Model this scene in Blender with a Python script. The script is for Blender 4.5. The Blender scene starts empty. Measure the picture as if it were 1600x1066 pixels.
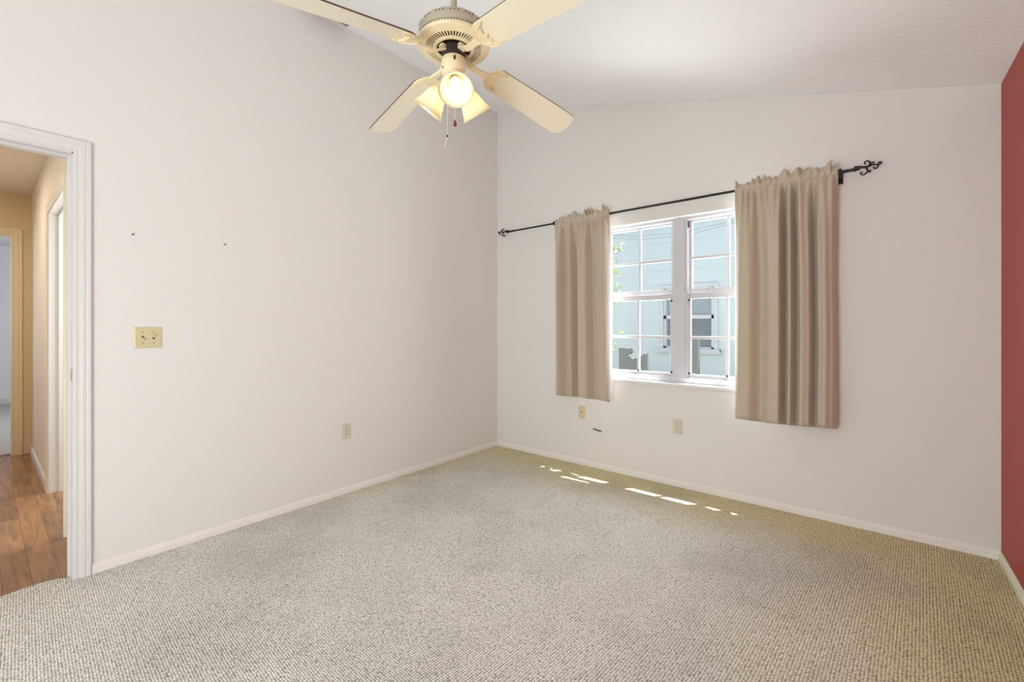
import bpy, bmesh, math, random
from mathutils import Vector, Matrix
random.seed(7)
SC = bpy.context.scene
COL = SC.collection

# ------------------------------------------------------------------ camera, world, sun, lights, exposure
F_PX, YAW = 683.9, 0.6872
cam_d = bpy.data.cameras.new('camera'); cam = bpy.data.objects.new('camera', cam_d); COL.objects.link(cam)
cam.location = (2.98, -3.394, 1.22); cam.rotation_euler = (math.pi/2, 0, YAW)
cam_d.sensor_width = 36; cam_d.lens = F_PX/1600*36; cam_d.shift_y = -22.15/1600
cam_d.clip_start = 0.02
SC.camera = cam
SC.view_settings.view_transform = 'Standard'; SC.view_settings.look = 'None'
SC.view_settings.gamma = 1.0; SC.view_settings.exposure = -0.06
SC.view_settings.use_curve_mapping = False
SC.cycles.use_denoising = True
SC.cycles.max_bounces = 10; SC.cycles.diffuse_bounces = 6; SC.cycles.glossy_bounces = 4
SC.cycles.transmission_bounces = 8; SC.cycles.transparent_max_bounces = 12
SC.cycles.sample_clamp_indirect = 6.0

W = bpy.data.worlds.new('world'); SC.world = W; W.use_nodes = True
wb = W.node_tree.nodes['Background']; wb.inputs[0].default_value = (0.74, 0.87, 1.0, 1); wb.inputs[1].default_value = 1.1

def lamp(name, kind, loc, energy, color, rot=None, **kw):
    d = bpy.data.lights.new(name, kind); d.energy = energy; d.color = color
    for k, v in kw.items(): setattr(d, k, v)
    o = bpy.data.objects.new(name, d); COL.objects.link(o); o.location = loc
    if rot is not None: o.rotation_euler = rot
    return o

def aim(o, d):
    o.rotation_euler = Vector(d).to_track_quat('-Z', 'Y').to_euler()

SUN_DIR = Vector((-0.97, -1.0, -3.41)).normalized()
sun = lamp('sun', 'SUN', (3, 4, 9), 18.0, (1.0, 0.98, 0.95), angle=math.radians(0.5)); aim(sun, SUN_DIR)
# added fill lamp behind the camera, in front of the unseen patio door
fill_r = lamp('rear_fill', 'AREA', (2.3, -4.97, 1.12), 36, (0.91, 0.985, 0.975), shape='RECTANGLE', size=1.35, size_y=2.0); aim(fill_r, (-0.38, 1, 0.12))
# fill lamps added low at both openings, aimed up to brighten the ceiling
fill_rc = lamp('rear_ceiling_fill', 'AREA', (2.2, -4.95, 0.35), 40, (0.97, 1.0, 0.95), shape='RECTANGLE', size=1.5, size_y=0.6); aim(fill_rc, (-0.1, 1, 0.8))
fill_wc = lamp('window_ceiling_fill', 'AREA', (1.83, 0.45, 0.95), 25, (1.0, 0.98, 0.95), shape='RECTANGLE', size=1.75, size_y=0.7); aim(fill_wc, (0, -1, 0.75))
# daylight through window_1
dw = lamp('daylight_window', 'AREA', (1.83, 0.50, 1.48), 66, (0.90, 0.95, 1.0), shape='RECTANGLE', size=1.75, size_y=1.2); aim(dw, (0, -1, 0))
# hall ceiling lamp and daylight in the far room
hl = lamp('hall_lamp', 'AREA', (-2.1, -3.75, 2.44), 11, (1.0, 0.85, 0.66), shape='DISK', size=0.35); aim(hl, (0, 0, -1))
fr = lamp('far_room_daylight', 'AREA', (-5.2, -4.3, 1.5), 30, (0.9, 0.95, 1.0), shape='RECTANGLE', size=1.4, size_y=1.3); aim(fr, (0, 1, -0.1))
cl = lamp('side_room_daylight', 'AREA', (-1.3, -2.0, 1.5), 28, (0.95, 0.98, 1.0), shape='RECTANGLE', size=1.0, size_y=1.3); aim(cl, (0, -1, 0))
BULB = 8.0

# ------------------------------------------------------------------ helpers
def mat(name, col, rough=0.6, metal=0.0, bump=None, noise=None, spec=None, **kw):
    m = bpy.data.materials.new(name); m.use_nodes = True
    nt = m.node_tree; b = nt.nodes['Principled BSDF']
    b.inputs['Base Color'].default_value = (*col, 1); b.inputs['Roughness'].default_value = rough
    b.inputs['Metallic'].default_value = metal
    if spec is not None: b.inputs['Specular IOR Level'].default_value = spec
    tc = nt.nodes.new('ShaderNodeTexCoord')
    if noise:   # (scale, second colour, detail)
        n = nt.nodes.new('ShaderNodeTexNoise'); n.inputs['Scale'].default_value = noise[0]; n.inputs['Detail'].default_value = noise[2]
        nt.links.new(tc.outputs['Object'], n.inputs['Vector'])
        r = nt.nodes.new('ShaderNodeMix'); r.data_type = 'RGBA'
        r.inputs[6].default_value = (*col, 1); r.inputs[7].default_value = (*noise[1], 1)
        nt.links.new(n.outputs['Fac'], r.inputs[0]); nt.links.new(r.outputs[2], b.inputs['Base Color'])
    if bump:    # (scale, strength, distance)
        n = nt.nodes.new('ShaderNodeTexNoise'); n.inputs['Scale'].default_value = bump[0]; n.inputs['Detail'].default_value = 4
        nt.links.new(tc.outputs['Object'], n.inputs['Vector'])
        bp = nt.nodes.new('ShaderNodeBump'); bp.inputs['Strength'].default_value = bump[1]; bp.inputs['Distance'].default_value = bump[2]
        nt.links.new(n.outputs['Fac'], bp.inputs['Height']); nt.links.new(bp.outputs[0], b.inputs['Normal'])
    return m

def new_mesh(name, verts, faces, material, parent=None, smooth=False, mats=None, fmat=None):
    me = bpy.data.meshes.new(name); me.from_pydata([tuple(v) for v in verts], [], faces); me.update()
    o = bpy.data.objects.new(name, me); COL.objects.link(o)
    for m in (mats or [material]): me.materials.append(m)
    if fmat:
        for p, k in zip(me.polygons, fmat): p.material_index = k
    if smooth:
        for p in me.polygons: p.use_smooth = True
    if parent is not None: o.parent = parent
    return o

class MB:
    """collects shapes of ONE part into one mesh"""
    def __init__(s): s.v = []; s.f = []; s.m = []
    def add(s, v, f, mi=0):
        n = len(s.v); s.v += [Vector(p) for p in v]; s.f += [tuple(i+n for i in q) for q in f]; s.m += [mi]*len(f); return s
    def box(s, a, b, mi=0):
        x0, y0, z0 = a; x1, y1, z1 = b
        v = [(x0,y0,z0),(x1,y0,z0),(x1,y1,z0),(x0,y1,z0),(x0,y0,z1),(x1,y0,z1),(x1,y1,z1),(x0,y1,z1)]
        return s.add(v, [(0,3,2,1),(4,5,6,7),(0,1,5,4),(1,2,6,5),(2,3,7,6),(3,0,4,7)], mi)
    def obox(s, M, a, b, mi=0):
        n = len(s.v); s.box(a, b, mi)
        for i in range(n, len(s.v)): s.v[i] = M @ s.v[i]
        return s
    def prism(s, poly, d0, d1, axis, mi=0):
        """poly of 2-d points extruded along axis"""
        def P(p, d):
            if axis == 'y': return (p[0], d, p[1])
            if axis == 'x': return (d, p[0], p[1])
            return (p[0], p[1], d)
        n = len(poly); v = [P(p, d0) for p in poly]+[P(p, d1) for p in poly]
        f = [tuple(range(n)), tuple(range(2*n-1, n-1, -1))]+[(i, (i+1) % n, n+(i+1) % n, n+i) for i in range(n)]
        return s.add(v, f, mi)
    def lathe(s, prof, seg=48, c=(0,0,0), M=None, mi=0, closed=False):
        v = []; f = []
        for r, z in prof:
            for k in range(seg):
                a = 2*math.pi*k/seg; p = Vector((r*math.cos(a), r*math.sin(a), z))
                v.append((M @ p) if M else p+Vector(c))
        n = len(prof)
        for i in range(n-1):
            for k in range(seg):
                k2 = (k+1) % seg; f.append((i*seg+k, i*seg+k2, (i+1)*seg+k2, (i+1)*seg+k))
        if closed:
            f.append(tuple(range(seg))[::-1]); f.append(tuple((n-1)*seg+k for k in range(seg)))
        return s.add(v, f, mi)
    def tube(s, pts, r, seg=8, mi=0, cap=True):
        pts = [Vector(p) for p in pts]; v = []; f = []; n = len(pts)
        rs = r if isinstance(r, (list, tuple)) else [r]*n
        up = None
        for i, p in enumerate(pts):
            t = (pts[min(i+1, n-1)]-pts[max(i-1, 0)]).normalized()
            if up is None:
                up = Vector((0,0,1)) if abs(t.z) < .9 else Vector((1,0,0))
            sd = t.cross(up)
            if sd.length < 1e-6: sd = t.orthogonal()
            sd.normalize(); up = sd.cross(t).normalized()
            for k in range(seg):
                a = 2*math.pi*k/seg; v.append(p+rs[i]*(math.cos(a)*sd+math.sin(a)*up))
        for i in range(n-1):
            for k in range(seg):
                k2 = (k+1) % seg; f.append((i*seg+k, i*seg+k2, (i+1)*seg+k2, (i+1)*seg+k))
        if cap: f.append(tuple(range(seg))[::-1]); f.append(tuple((n-1)*seg+k for k in range(seg)))
        return s.add(v, f, mi)
    def build(s, name, material, parent=None, smooth=False, bevel=None, mats=None, angle=None):
        o = new_mesh(name, s.v, s.f, material, parent, False, mats, s.m if mats else None)
        bm = bmesh.new(); bm.from_mesh(o.data); bmesh.ops.recalc_face_normals(bm, faces=bm.faces); bm.to_mesh(o.data); bm.free()
        if smooth:
            for p in o.data.polygons: p.use_smooth = True
            if angle is None: angle = 40
            try: o.data.set_sharp_from_angle(angle=math.radians(angle))
            except Exception: pass
        if bevel:
            md = o.modifiers.new('bevel', 'BEVEL'); md.width = bevel; md.segments = 2; md.limit_method = 'ANGLE'
        return o

def bez(pts, n=10):
    """Catmull-Rom through points"""
    P = [Vector(p) for p in pts]; P = [2*P[0]-P[1]]+P+[2*P[-1]-P[-2]]; out = []
    for i in range(1, len(P)-2):
        for k in range(n):
            t = k/n; a, b, c, d = P[i-1], P[i], P[i+1], P[i+2]
            out.append(.5*((2*b)+(c-a)*t+(2*a-5*b+4*c-d)*t*t+(-a+3*b-3*c+d)*t**3))
    out.append(P[-2]); return out

def interp(cp, x):
    """smooth interpolation through (x,y) control points"""
    if x <= cp[0][0]: return cp[0][1]
    for (x0, y0), (x1, y1) in zip(cp, cp[1:]):
        if x <= x1:
            t = (x-x0)/(x1-x0); t = t*t*(3-2*t); return y0+(y1-y0)*t
    return cp[-1][1]

def tag(o, label=None, cat=None, group=None, kind=None):
    if label: o['label'] = label
    if cat: o['category'] = cat
    if group: o['group'] = group
    if kind: o['kind'] = kind
    return o
def struct(o, label, cat): return tag(o, label, cat, kind='structure')
def empty(name, loc, label=None, cat=None, group=None, kind=None):
    o = bpy.data.objects.new(name, None); COL.objects.link(o); o.location = loc; o.empty_display_size = .1
    return tag(o, label, cat, group, kind)
def adopt(root, *kids):
    for k in kids:
        k.parent = root; k.matrix_parent_inverse = Matrix.Translation(-root.location)

# ------------------------------------------------------------------ materials
M_wall = mat('wall_paint', (0.775, 0.763, 0.737), 0.75, bump=(90, 0.08, 0.004))
M_red = mat('red_paint', (0.40, 0.047, 0.027), 0.55, bump=(90, 0.08, 0.004))
M_trim = mat('white_trim', (0.70, 0.69, 0.685), 0.5)
M_base = mat('baseboard_white', (0.84, 0.81, 0.78), 0.45)
M_vinyl = mat('window_white', (0.60, 0.60, 0.635), 0.45)
M_hall = mat('hall_paint', (0.80, 0.74, 0.655), 0.7, bump=(90, 0.06, 0.004))
M_hallend = mat('hall_end_tan', (0.74, 0.60, 0.40), 0.7)
M_halltrim = mat('hall_trim_cream', (0.82, 0.78, 0.66), 0.45)
M_white2 = mat('far_room_white', (0.82, 0.82, 0.82), 0.7)
M_cream = mat('fan_cream', (0.82, 0.72, 0.50), 0.35)
M_creamB = mat('fan_blade_cream', (0.86, 0.80, 0.64), 0.28)
M_fan_shaded = mat('fan_band_shaded', (0.44, 0.40, 0.29), 0.4)  # fan cream darkened to olive; the band's shade is painted into the colour
M_brown = mat('blade_edge_brown', (0.13, 0.075, 0.045), 0.5)
M_dark = mat('dark_interior', (0.035, 0.022, 0.012), 0.7)
M_iron = mat('black_iron', (0.012, 0.011, 0.010), 0.4, metal=0.3)
M_ivory = mat('ivory_plastic', (0.66, 0.585, 0.37), 0.35)
M_ivory2 = mat('pale_ivory_plastic', (0.66, 0.62, 0.50), 0.35)
M_slot = mat('slot_dark', (0.05, 0.04, 0.02), 0.6)
M_brass = mat('aged_brass', (0.30, 0.24, 0.16), 0.35, metal=0.9)
M_steel = mat('nail_steel', (0.05, 0.045, 0.04), 0.5, metal=0.5)
M_red_bead = mat('red_brown_knob', (0.22, 0.03, 0.02), 0.35)
M_string = mat('white_string', (0.85, 0.82, 0.74), 0.7)
M_rope = mat('brass_chain', (0.75, 0.66, 0.48), 0.4)

def ceiling_mat():
    m = mat('ceiling_texture', (0.88, 0.88, 0.89), 0.85)
    nt = m.node_tree; b = nt.nodes['Principled BSDF']; tc = nt.nodes.new('ShaderNodeTexCoord')
    n = nt.nodes.new('ShaderNodeTexNoise'); n.inputs['Scale'].default_value = 28; n.inputs['Detail'].default_value = 3
    v = nt.nodes.new('ShaderNodeTexVoronoi'); v.inputs['Scale'].default_value = 45
    nt.links.new(tc.outputs['Object'], n.inputs['Vector']); nt.links.new(tc.outputs['Object'], v.inputs['Vector'])
    r = nt.nodes.new('ShaderNodeValToRGB'); r.color_ramp.elements[0].position = .52; r.color_ramp.elements[1].position = .62
    nt.links.new(n.outputs['Fac'], r.inputs[0])
    mu = nt.nodes.new('ShaderNodeMath'); mu.operation = 'MULTIPLY'
    nt.links.new(r.outputs[0], mu.inputs[0]); nt.links.new(v.outputs['Distance'], mu.inputs[1])
    bp = nt.nodes.new('ShaderNodeBump'); bp.inputs['Strength'].default_value = .32; bp.inputs['Distance'].default_value = .007
    nt.links.new(mu.outputs[0], bp.inputs['Height']); nt.links.new(bp.outputs[0], b.inputs['Normal'])
    return m
M_ceil = ceiling_mat()

def carpet_mat():
    m = mat('berber_carpet', (0.5, 0.47, 0.38), 0.95, spec=0.1)
    nt = m.node_tree; b = nt.nodes['Principled BSDF']; L = nt.links.new
    tc = nt.nodes.new('ShaderNodeTexCoord')
    mp = nt.nodes.new('ShaderNodeMapping'); mp.inputs['Rotation'].default_value = (0, 0, math.radians(3)); mp.inputs['Scale'].default_value = (1.0, 1.25, 1)
    L(tc.outputs['Object'], mp.inputs['Vector'])
    v = nt.nodes.new('ShaderNodeTexVoronoi'); v.inputs['Scale'].default_value = 92; v.inputs['Randomness'].default_value = .30
    L(mp.outputs[0], v.inputs['Vector'])
    # loop tone: light crown, dark gap
    r = nt.nodes.new('ShaderNodeValToRGB'); r.color_ramp.elements[0].position = .25; r.color_ramp.elements[0].color = (1.12, 1.12, 1.12, 1)
    r.color_ramp.elements[1].position = .72; r.color_ramp.elements[1].color = (.24, .235, .22, 1)
    L(v.outputs['Distance'], r.inputs[0])
    # flecks of brown yarn, per loop
    sp = nt.nodes.new('ShaderNodeSeparateColor'); L(v.outputs['Color'], sp.inputs[0])
    fl = nt.nodes.new('ShaderNodeValToRGB'); fl.color_ramp.elements[0].position = .0; fl.color_ramp.elements[0].color = (.87, .85, .82, 1)
    fl.color_ramp.elements[1].position = .35; fl.color_ramp.elements[1].color = (1.03, 1.03, 1.03, 1)
    L(sp.outputs[0], fl.inputs[0])
    # painted light: window-lit grey mid-room, yellow along walls out of its reach
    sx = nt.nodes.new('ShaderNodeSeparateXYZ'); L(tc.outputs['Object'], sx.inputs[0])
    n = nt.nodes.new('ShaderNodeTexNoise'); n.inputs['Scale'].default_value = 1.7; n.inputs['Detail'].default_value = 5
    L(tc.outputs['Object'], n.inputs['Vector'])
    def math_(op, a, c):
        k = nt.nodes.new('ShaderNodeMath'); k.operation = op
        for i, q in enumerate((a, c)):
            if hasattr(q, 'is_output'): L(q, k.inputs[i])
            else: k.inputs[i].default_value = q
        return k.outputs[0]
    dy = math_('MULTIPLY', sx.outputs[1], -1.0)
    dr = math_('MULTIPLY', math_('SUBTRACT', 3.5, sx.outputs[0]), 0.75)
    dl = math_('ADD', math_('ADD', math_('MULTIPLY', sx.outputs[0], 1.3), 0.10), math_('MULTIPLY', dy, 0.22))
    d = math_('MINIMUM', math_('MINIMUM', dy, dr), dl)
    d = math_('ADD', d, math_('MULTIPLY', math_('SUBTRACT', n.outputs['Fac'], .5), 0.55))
    tint = nt.nodes.new('ShaderNodeValToRGB'); tint.color_ramp.elements[0].position = .22; tint.color_ramp.elements[1].position = .75
    tint.color_ramp.elements[0].color = (0.80, 0.72, 0.46, 1); tint.color_ramp.elements[1].color = (0.835, 0.815, 0.755, 1)
    L(d, tint.inputs[0])
    def mul(a, c):
        k = nt.nodes.new('ShaderNodeMix'); k.data_type = 'RGBA'; k.blend_type = 'MULTIPLY'; k.inputs[0].default_value = 1
        L(a, k.inputs[6]); L(c, k.inputs[7]); return k.outputs[2]
    n2 = nt.nodes.new('ShaderNodeTexNoise'); n2.inputs['Scale'].default_value = 1.3; n2.inputs['Detail'].default_value = 6; n2.inputs['Roughness'].default_value = .62
    L(tc.outputs['Object'], n2.inputs['Vector'])
    so = nt.nodes.new('ShaderNodeValToRGB'); so.color_ramp.elements[0].position = .36; so.color_ramp.elements[0].color = (.86, .86, .86, 1)
    so.color_ramp.elements[1].position = .56; so.color_ramp.elements[1].color = (1.04, 1.04, 1.03, 1)
    L(n2.outputs['Fac'], so.inputs[0])
    L(mul(mul(mul(tint.outputs[0], r.outputs[0]), fl.outputs[0]), so.outputs[0]), b.inputs['Base Color'])
    bp = nt.nodes.new('ShaderNodeBump'); bp.inputs['Strength'].default_value = .8; bp.inputs['Distance'].default_value = .006; bp.invert = True
    L(v.outputs['Distance'], bp.inputs['Height']); L(bp.outputs[0], b.inputs['Normal'])
    return m
M_carpet = carpet_mat()

def wood_mat():
    m = mat('laminate_planks', (0.3, 0.14, 0.06), 0.28)
    nt = m.node_tree; b = nt.nodes['Principled BSDF']; L = nt.links.new
    tc = nt.nodes.new('ShaderNodeTexCoord')
    br = nt.nodes.new('ShaderNodeTexBrick'); br.offset = .37; br.inputs['Scale'].default_value = 1
    br.inputs['Brick Width'].default_value = .62; br.inputs['Row Height'].default_value = .095
    br.inputs['Mortar Size'].default_value = .0012; br.inputs['Bias'].default_value = 0
    br.inputs['Color1'].default_value = (0.36, 0.185, 0.085, 1); br.inputs['Color2'].default_value = (0.23, 0.11, 0.048, 1); br.inputs['Mortar'].default_value = (0.10, 0.04, 0.015, 1)
    L(tc.outputs['Object'], br.inputs['Vector'])
    mp = nt.nodes.new('ShaderNodeMapping'); mp.inputs['Scale'].default_value = (3, 26, 1); L(tc.outputs['Object'], mp.inputs['Vector'])
    n = nt.nodes.new('ShaderNodeTexNoise'); n.inputs['Scale'].default_value = 1.4; n.inputs['Detail'].default_value = 5; n.inputs['Distortion'].default_value = .8
    L(mp.outputs[0], n.inputs['Vector'])
    r = nt.nodes.new('ShaderNodeValToRGB'); r.color_ramp.elements[0].color = (.65, .65, .65, 1); r.color_ramp.elements[1].color = (1.3, 1.3, 1.3, 1)
    r.color_ramp.elements[0].position = .3; r.color_ramp.elements[1].position = .7
    L(n.outputs['Fac'], r.inputs[0])
    k = nt.nodes.new('ShaderNodeMix'); k.data_type = 'RGBA'; k.blend_type = 'MULTIPLY'; k.inputs[0].default_value = 1
    L(br.outputs['Color'], k.inputs[6]); L(r.outputs[0], k.inputs[7]); L(k.outputs[2], b.inputs['Base Color'])
    return m
M_wood = wood_mat()

def fabric_mat(name, col, rough=.8, transl=.12):
    m = bpy.data.materials.new(name); m.use_nodes = True; nt = m.node_tree; L = nt.links.new
    b = nt.nodes['Principled BSDF']; b.inputs['Base Color'].default_value = (*col, 1); b.inputs['Roughness'].default_value = rough
    b.inputs['Sheen Weight'].default_value = .25
    tc = nt.nodes.new('ShaderNodeTexCoord')
    w = nt.nodes.new('ShaderNodeTexNoise'); w.inputs['Scale'].default_value = 260; w.inputs['Detail'].default_value = 2
    L(tc.outputs['Object'], w.inputs['Vector'])
    bp = nt.nodes.new('ShaderNodeBump'); bp.inputs['Strength'].default_value = .12; bp.inputs['Distance'].default_value = .002
    L(w.outputs['Fac'], bp.inputs['Height']); L(bp.outputs[0], b.inputs['Normal'])
    t = nt.nodes.new('ShaderNodeBsdfTranslucent'); t.inputs[0].default_value = (*col, 1)
    mx = nt.nodes.new('ShaderNodeMixShader'); mx.inputs[0].default_value = transl
    L(b.outputs[0], mx.inputs[1]); L(t.outputs[0], mx.inputs[2]); L(mx.outputs[0], nt.nodes['Material Output'].inputs[0])
    return m
M_curtain = fabric_mat('tan_curtain', (0.56, 0.475, 0.36), transl=.06)
M_lining = fabric_mat('white_lining', (0.80, 0.77, 0.74), transl=.15)
M_shade = fabric_mat('frosted_shade', (0.86, 0.82, 0.66), .35, transl=.52)

def emis(name, col, s):
    m = bpy.data.materials.new(name); m.use_nodes = True; nt = m.node_tree
    b = nt.nodes['Principled BSDF']; b.inputs['Base Color'].default_value = (.9, .9, .88, 1)
    b.inputs['Emission Color'].default_value = (*col, 1); b.inputs['Emission Strength'].default_value = s
    return m
M_bulb = emis('lit_bulb', (1.0, 0.86, 0.62), BULB)

def glass_mat():
    m = bpy.data.materials.new('window_glass'); m.use_nodes = True; nt = m.node_tree; L = nt.links.new
    nt.nodes.remove(nt.nodes['Principled BSDF'])
    t = nt.nodes.new('ShaderNodeBsdfTransparent'); t.inputs[0].default_value = (.95, .97, .97, 1)
    g = nt.nodes.new('ShaderNodeBsdfGlossy'); g.inputs['Roughness'].default_value = .02
    lw = nt.nodes.new('ShaderNodeLayerWeight'); pw = nt.nodes.new('ShaderNodeMath'); pw.operation = 'POWER'; pw.inputs[1].default_value = 5
    L(lw.outputs['Facing'], pw.inputs[0]); fz = nt.nodes.new('ShaderNodeMath'); fz.operation = 'MULTIPLY_ADD'; L(pw.outputs[0], fz.inputs[0]); fz.inputs[1].default_value = .45; fz.inputs[2].default_value = .008
    mx = nt.nodes.new('ShaderNodeMixShader'); L(fz.outputs[0], mx.inputs[0]); L(t.outputs[0], mx.inputs[1]); L(g.outputs[0], mx.inputs[2])
    L(mx.outputs[0], nt.nodes['Material Output'].inputs[0]); return m
M_glass = glass_mat()

# ------------------------------------------------------------------ room shell
RX, YB = 3.506, -5.05
def ceil_z(x): return 3.4217-0.26522*x
WX0, WX1, WZ0, WZ1 = 0.925, 2.74, 0.785, 2.070     # window opening
DY0, DY1, DZ = -3.865, -3.105, 2.060               # door opening in the left wall

# carpet floor, with its curved edge in the doorway
fl = [(0, 0.0), (0, DY1), (-.030, DY1), (-.055, -3.135), (-.075, -3.18), (-.079, -3.22), (-.072, -3.28), (-.061, -3.34), (-.055, -3.5), (-.05, DY0), (0, DY0), (0, YB), (RX, YB), (RX, 0)]
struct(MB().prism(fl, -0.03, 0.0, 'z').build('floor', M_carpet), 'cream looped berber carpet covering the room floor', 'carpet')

m = MB()
top = lambda x: ceil_z(x)+.02
def wall_poly(xs0, xs1, z0, z1=None):
    return [(xs0, z0), (xs1, z0), (xs1, z1 if z1 is not None else top(xs1)), (xs0, z1 if z1 is not None else top(xs0))]
m.prism(wall_poly(-.12, WX0, -.03), 0, .16, 'y'); m.prism(wall_poly(WX1, RX+.12, -.03), 0, .16, 'y')
m.prism(wall_poly(WX0, WX1, -.03, WZ0-.022), 0, .16, 'y'); m.prism(wall_poly(WX0, WX1, WZ1), 0, .16, 'y')
struct(m.build('wall_far', M_wall), 'off-white wall with the curtained window', 'wall')

m = MB()
m.box((-.12, DY1, -.03), (0, 0, 3.45)); m.box((-.12, YB-.1, -.03), (0, DY0, 3.45)); m.box((-.12, DY0, DZ), (0, DY1, 3.45))
struct(m.build('wall_left', M_wall), 'tall off-white wall with the doorway and light switch', 'wall')
struct(MB().box((RX, YB-.1, -.03), (RX+.12, 0, 2.55)).build('wall_right', M_red), 'dark red painted wall at the right edge', 'wall')
m = MB()
BX0, BX1, BZ1 = .5, 3.0, 2.12
m.prism(wall_poly(-.12, BX0, -.03), YB-.1, YB, 'y'); m.prism(wall_poly(BX1, RX+.12, -.03), YB-.1, YB, 'y'); m.prism(wall_poly(BX0, BX1, BZ1), YB-.1, YB, 'y')
struct(m.build('wall_back', M_wall), 'off-white wall with an added patio door behind the viewer', 'wall')
m = MB()
m.prism([(-.12, ceil_z(-.12)), (RX+.12, ceil_z(RX+.12)), (RX+.12, ceil_z(RX+.12)+.12), (-.12, ceil_z(-.12)+.12)], YB-.1, .16, 'y')
struct(m.build('ceiling', M_ceil), 'white textured sloping ceiling', 'ceiling')
m = MB()
m.prism([(-.6, ceil_z(-.6)+.125), (RX+.5, ceil_z(RX+.5)+.125), (RX+.5, ceil_z(RX+.5)+.2), (-.6, ceil_z(-.6)+.2)], YB-.4, .505, 'y')
struct(m.build('roof', M_vinyl), 'sloping roof with small overhang above the window wall', 'roof')

def profile_run(name, prof, path, material):
    """profile (offset from wall, z) swept along straight wall runs: list of (p0, p1, inward normal)"""
    m = MB()
    for p0, p1, nrm in path:
        p0, p1, nrm = Vector((*p0, 0)), Vector((*p1, 0)), Vector((*nrm, 0)); n = len(prof)
        v = [p0+nrm*o+Vector((0, 0, z)) for o, z in prof]+[p1+nrm*o+Vector((0, 0, z)) for o, z in prof]
        m.add(v, [tuple(range(n)), tuple(range(2*n-1, n-1, -1))]+[(i, (i+1) % n, n+(i+1) % n, n+i) for i in range(n)])
    return m.build(name, material)
BP = [(0, -.01), (.013, -.01), (.013, .026), (.010, .030), (.010, .036), (.006, .042), (.004, .047), (0, .047)]
struct(profile_run('baseboard_left', BP, [((0, 0), (0, -3.04), (1, 0)), ((0, DY0-.065), (0, YB), (1, 0))], M_base), 'low white baseboard along the left wall', 'baseboard')
struct(profile_run('baseboard_far', BP, [((0, 0), (RX, 0), (0, -1))], M_base), 'low white baseboard under the window', 'baseboard')
struct(profile_run('baseboard_right', BP, [((RX, 0), (RX, YB), (-1, 0))], mat('baseboard_cream', (0.80, 0.78, 0.66), .5)), 'cream baseboard along the red wall', 'baseboard')

# door casing and jamb (trim_1)
def casing(name, axis_pos, sgn, u0, u1, ztop, wd, material, axis='x', parent=None):
    """fluted casing around an opening u0..u1, up to ztop, on plane axis=axis_pos, projecting sgn"""
    prof = [(0, .009), (.004, .011), (.011, .011), (.014, .0095), (.024, .011), (.029, .0135), (.040, .014), (.044, .012), (.051, .015), (.060, .015), (.063, 0), (0, 0)]
    prof = [(a*wd/.063, t) for a, t in prof]
    m = MB(); n = len(prof)
    rings = []
    for corner in range(4):
        ring = []
        for a, t in prof:
            if corner == 0: u, z = u0-a, -.008
            elif corner == 1: u, z = u0-a, ztop+a
            elif corner == 2: u, z = u1+a, ztop+a
            else: u, z = u1+a, -.008
            w = axis_pos+sgn*t
            ring.append((w, u, z) if axis == 'x' else (u, w, z))
        rings.append(ring)
    v = [p for r in rings for p in r]; f = []
    for c in range(3):
        for i in range(n):
            j = (i+1) % n; f.append((c*n+i, c*n+j, (c+1)*n+j, (c+1)*n+i))
    f += [tuple(range(n)), tuple(3*n+i for i in range(n))[::-1]]
    m.add(v, f)
    return m.build(name, material, parent)

t1 = struct(empty('trim_1', (0, (DY0+DY1)/2, 0)), 'white fluted casing and jamb of the doorway in the left wall', 'door frame')
c = casing('casing', 0, 1, DY0+.012, DY1+.002, DZ+.004, .063, M_trim)
m = MB(); m.box((-.122, DY1-.004, -.008), (.004, DY1+.012, DZ+.012)); m.box((-.122, DY0-.012, -.008), (.004, DY0+.004, DZ+.012)); m.box((-.122, DY0, DZ-.004), (.004, DY1, DZ+.012))
j = m.build('jamb', M_trim)
m = MB(); ya, yb_, zt = DY0+.002, DY1-.002, DZ-.002
m.prism([(ya, -.008), (ya+.012, -.008), (ya+.012, zt-.012), (yb_-.012, zt-.012), (yb_-.012, -.008), (yb_, -.008), (yb_, zt), (ya, zt)], -.075, -.045, 'x')
s = m.build('door_stop', M_trim)
sp = MB().box((-.028, DY1-.0055, .955), (.001, DY1-.003, 1.015)).box((.0, DY1-.006, .975), (.004, DY1-.002, .998)).build('strike_plate', M_brass, bevel=.001)
sp['label'] = 'aged metal strike plate'
adopt(t1, c, j, s, sp)
c2 = casing('casing', -.12, -1, DY0+.012, DY1+.002, DZ+.004, .063, M_halltrim); adopt(t1, c2)

# ------------------------------------------------------------------ hall and rooms beyond the doorway
HY = -3.066   # hall right wall
HX = -3.35    # hall end wall
HO0, HO1 = -1.71, -.715
struct(MB().box((HX-.06, -4.6, -.06), (-.0, -1.8, -.008)).build('floor_hall', M_wood), 'brown wood-look plank floor in the hall', 'floor')
m = MB()
m.box((HX-.1, HY, -.02), (HO0, HY+.11, 2.5)); m.box((HO1, HY, -.02), (-.12, HY+.11, 2.5)); m.box((HO0, HY, 2.06), (HO1, HY+.11, 2.5))
struct(m.build('wall_hall_right', M_hall), 'cream hall wall with a side doorway', 'wall')
EY1, EY0 = -3.195, -3.96
m = MB()
m.box((HX-.1, EY1, -.02), (HX, HY, 2.5)); m.box((HX-.1, -4.35, -.02), (HX, EY0, 2.5)); m.box((HX-.1, EY0, 2.09), (HX, EY1, 2.5))
struct(m.build('wall_hall_end', M_hallend), 'tan wall at the end of the hall around a doorway', 'wall')
struct(MB().box((HX, -4.45, -.02), (-.12, -4.35, 2.5)).build('wall_hall_left', M_hall), 'cream hall wall opposite the side doorway', 'wall')
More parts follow.
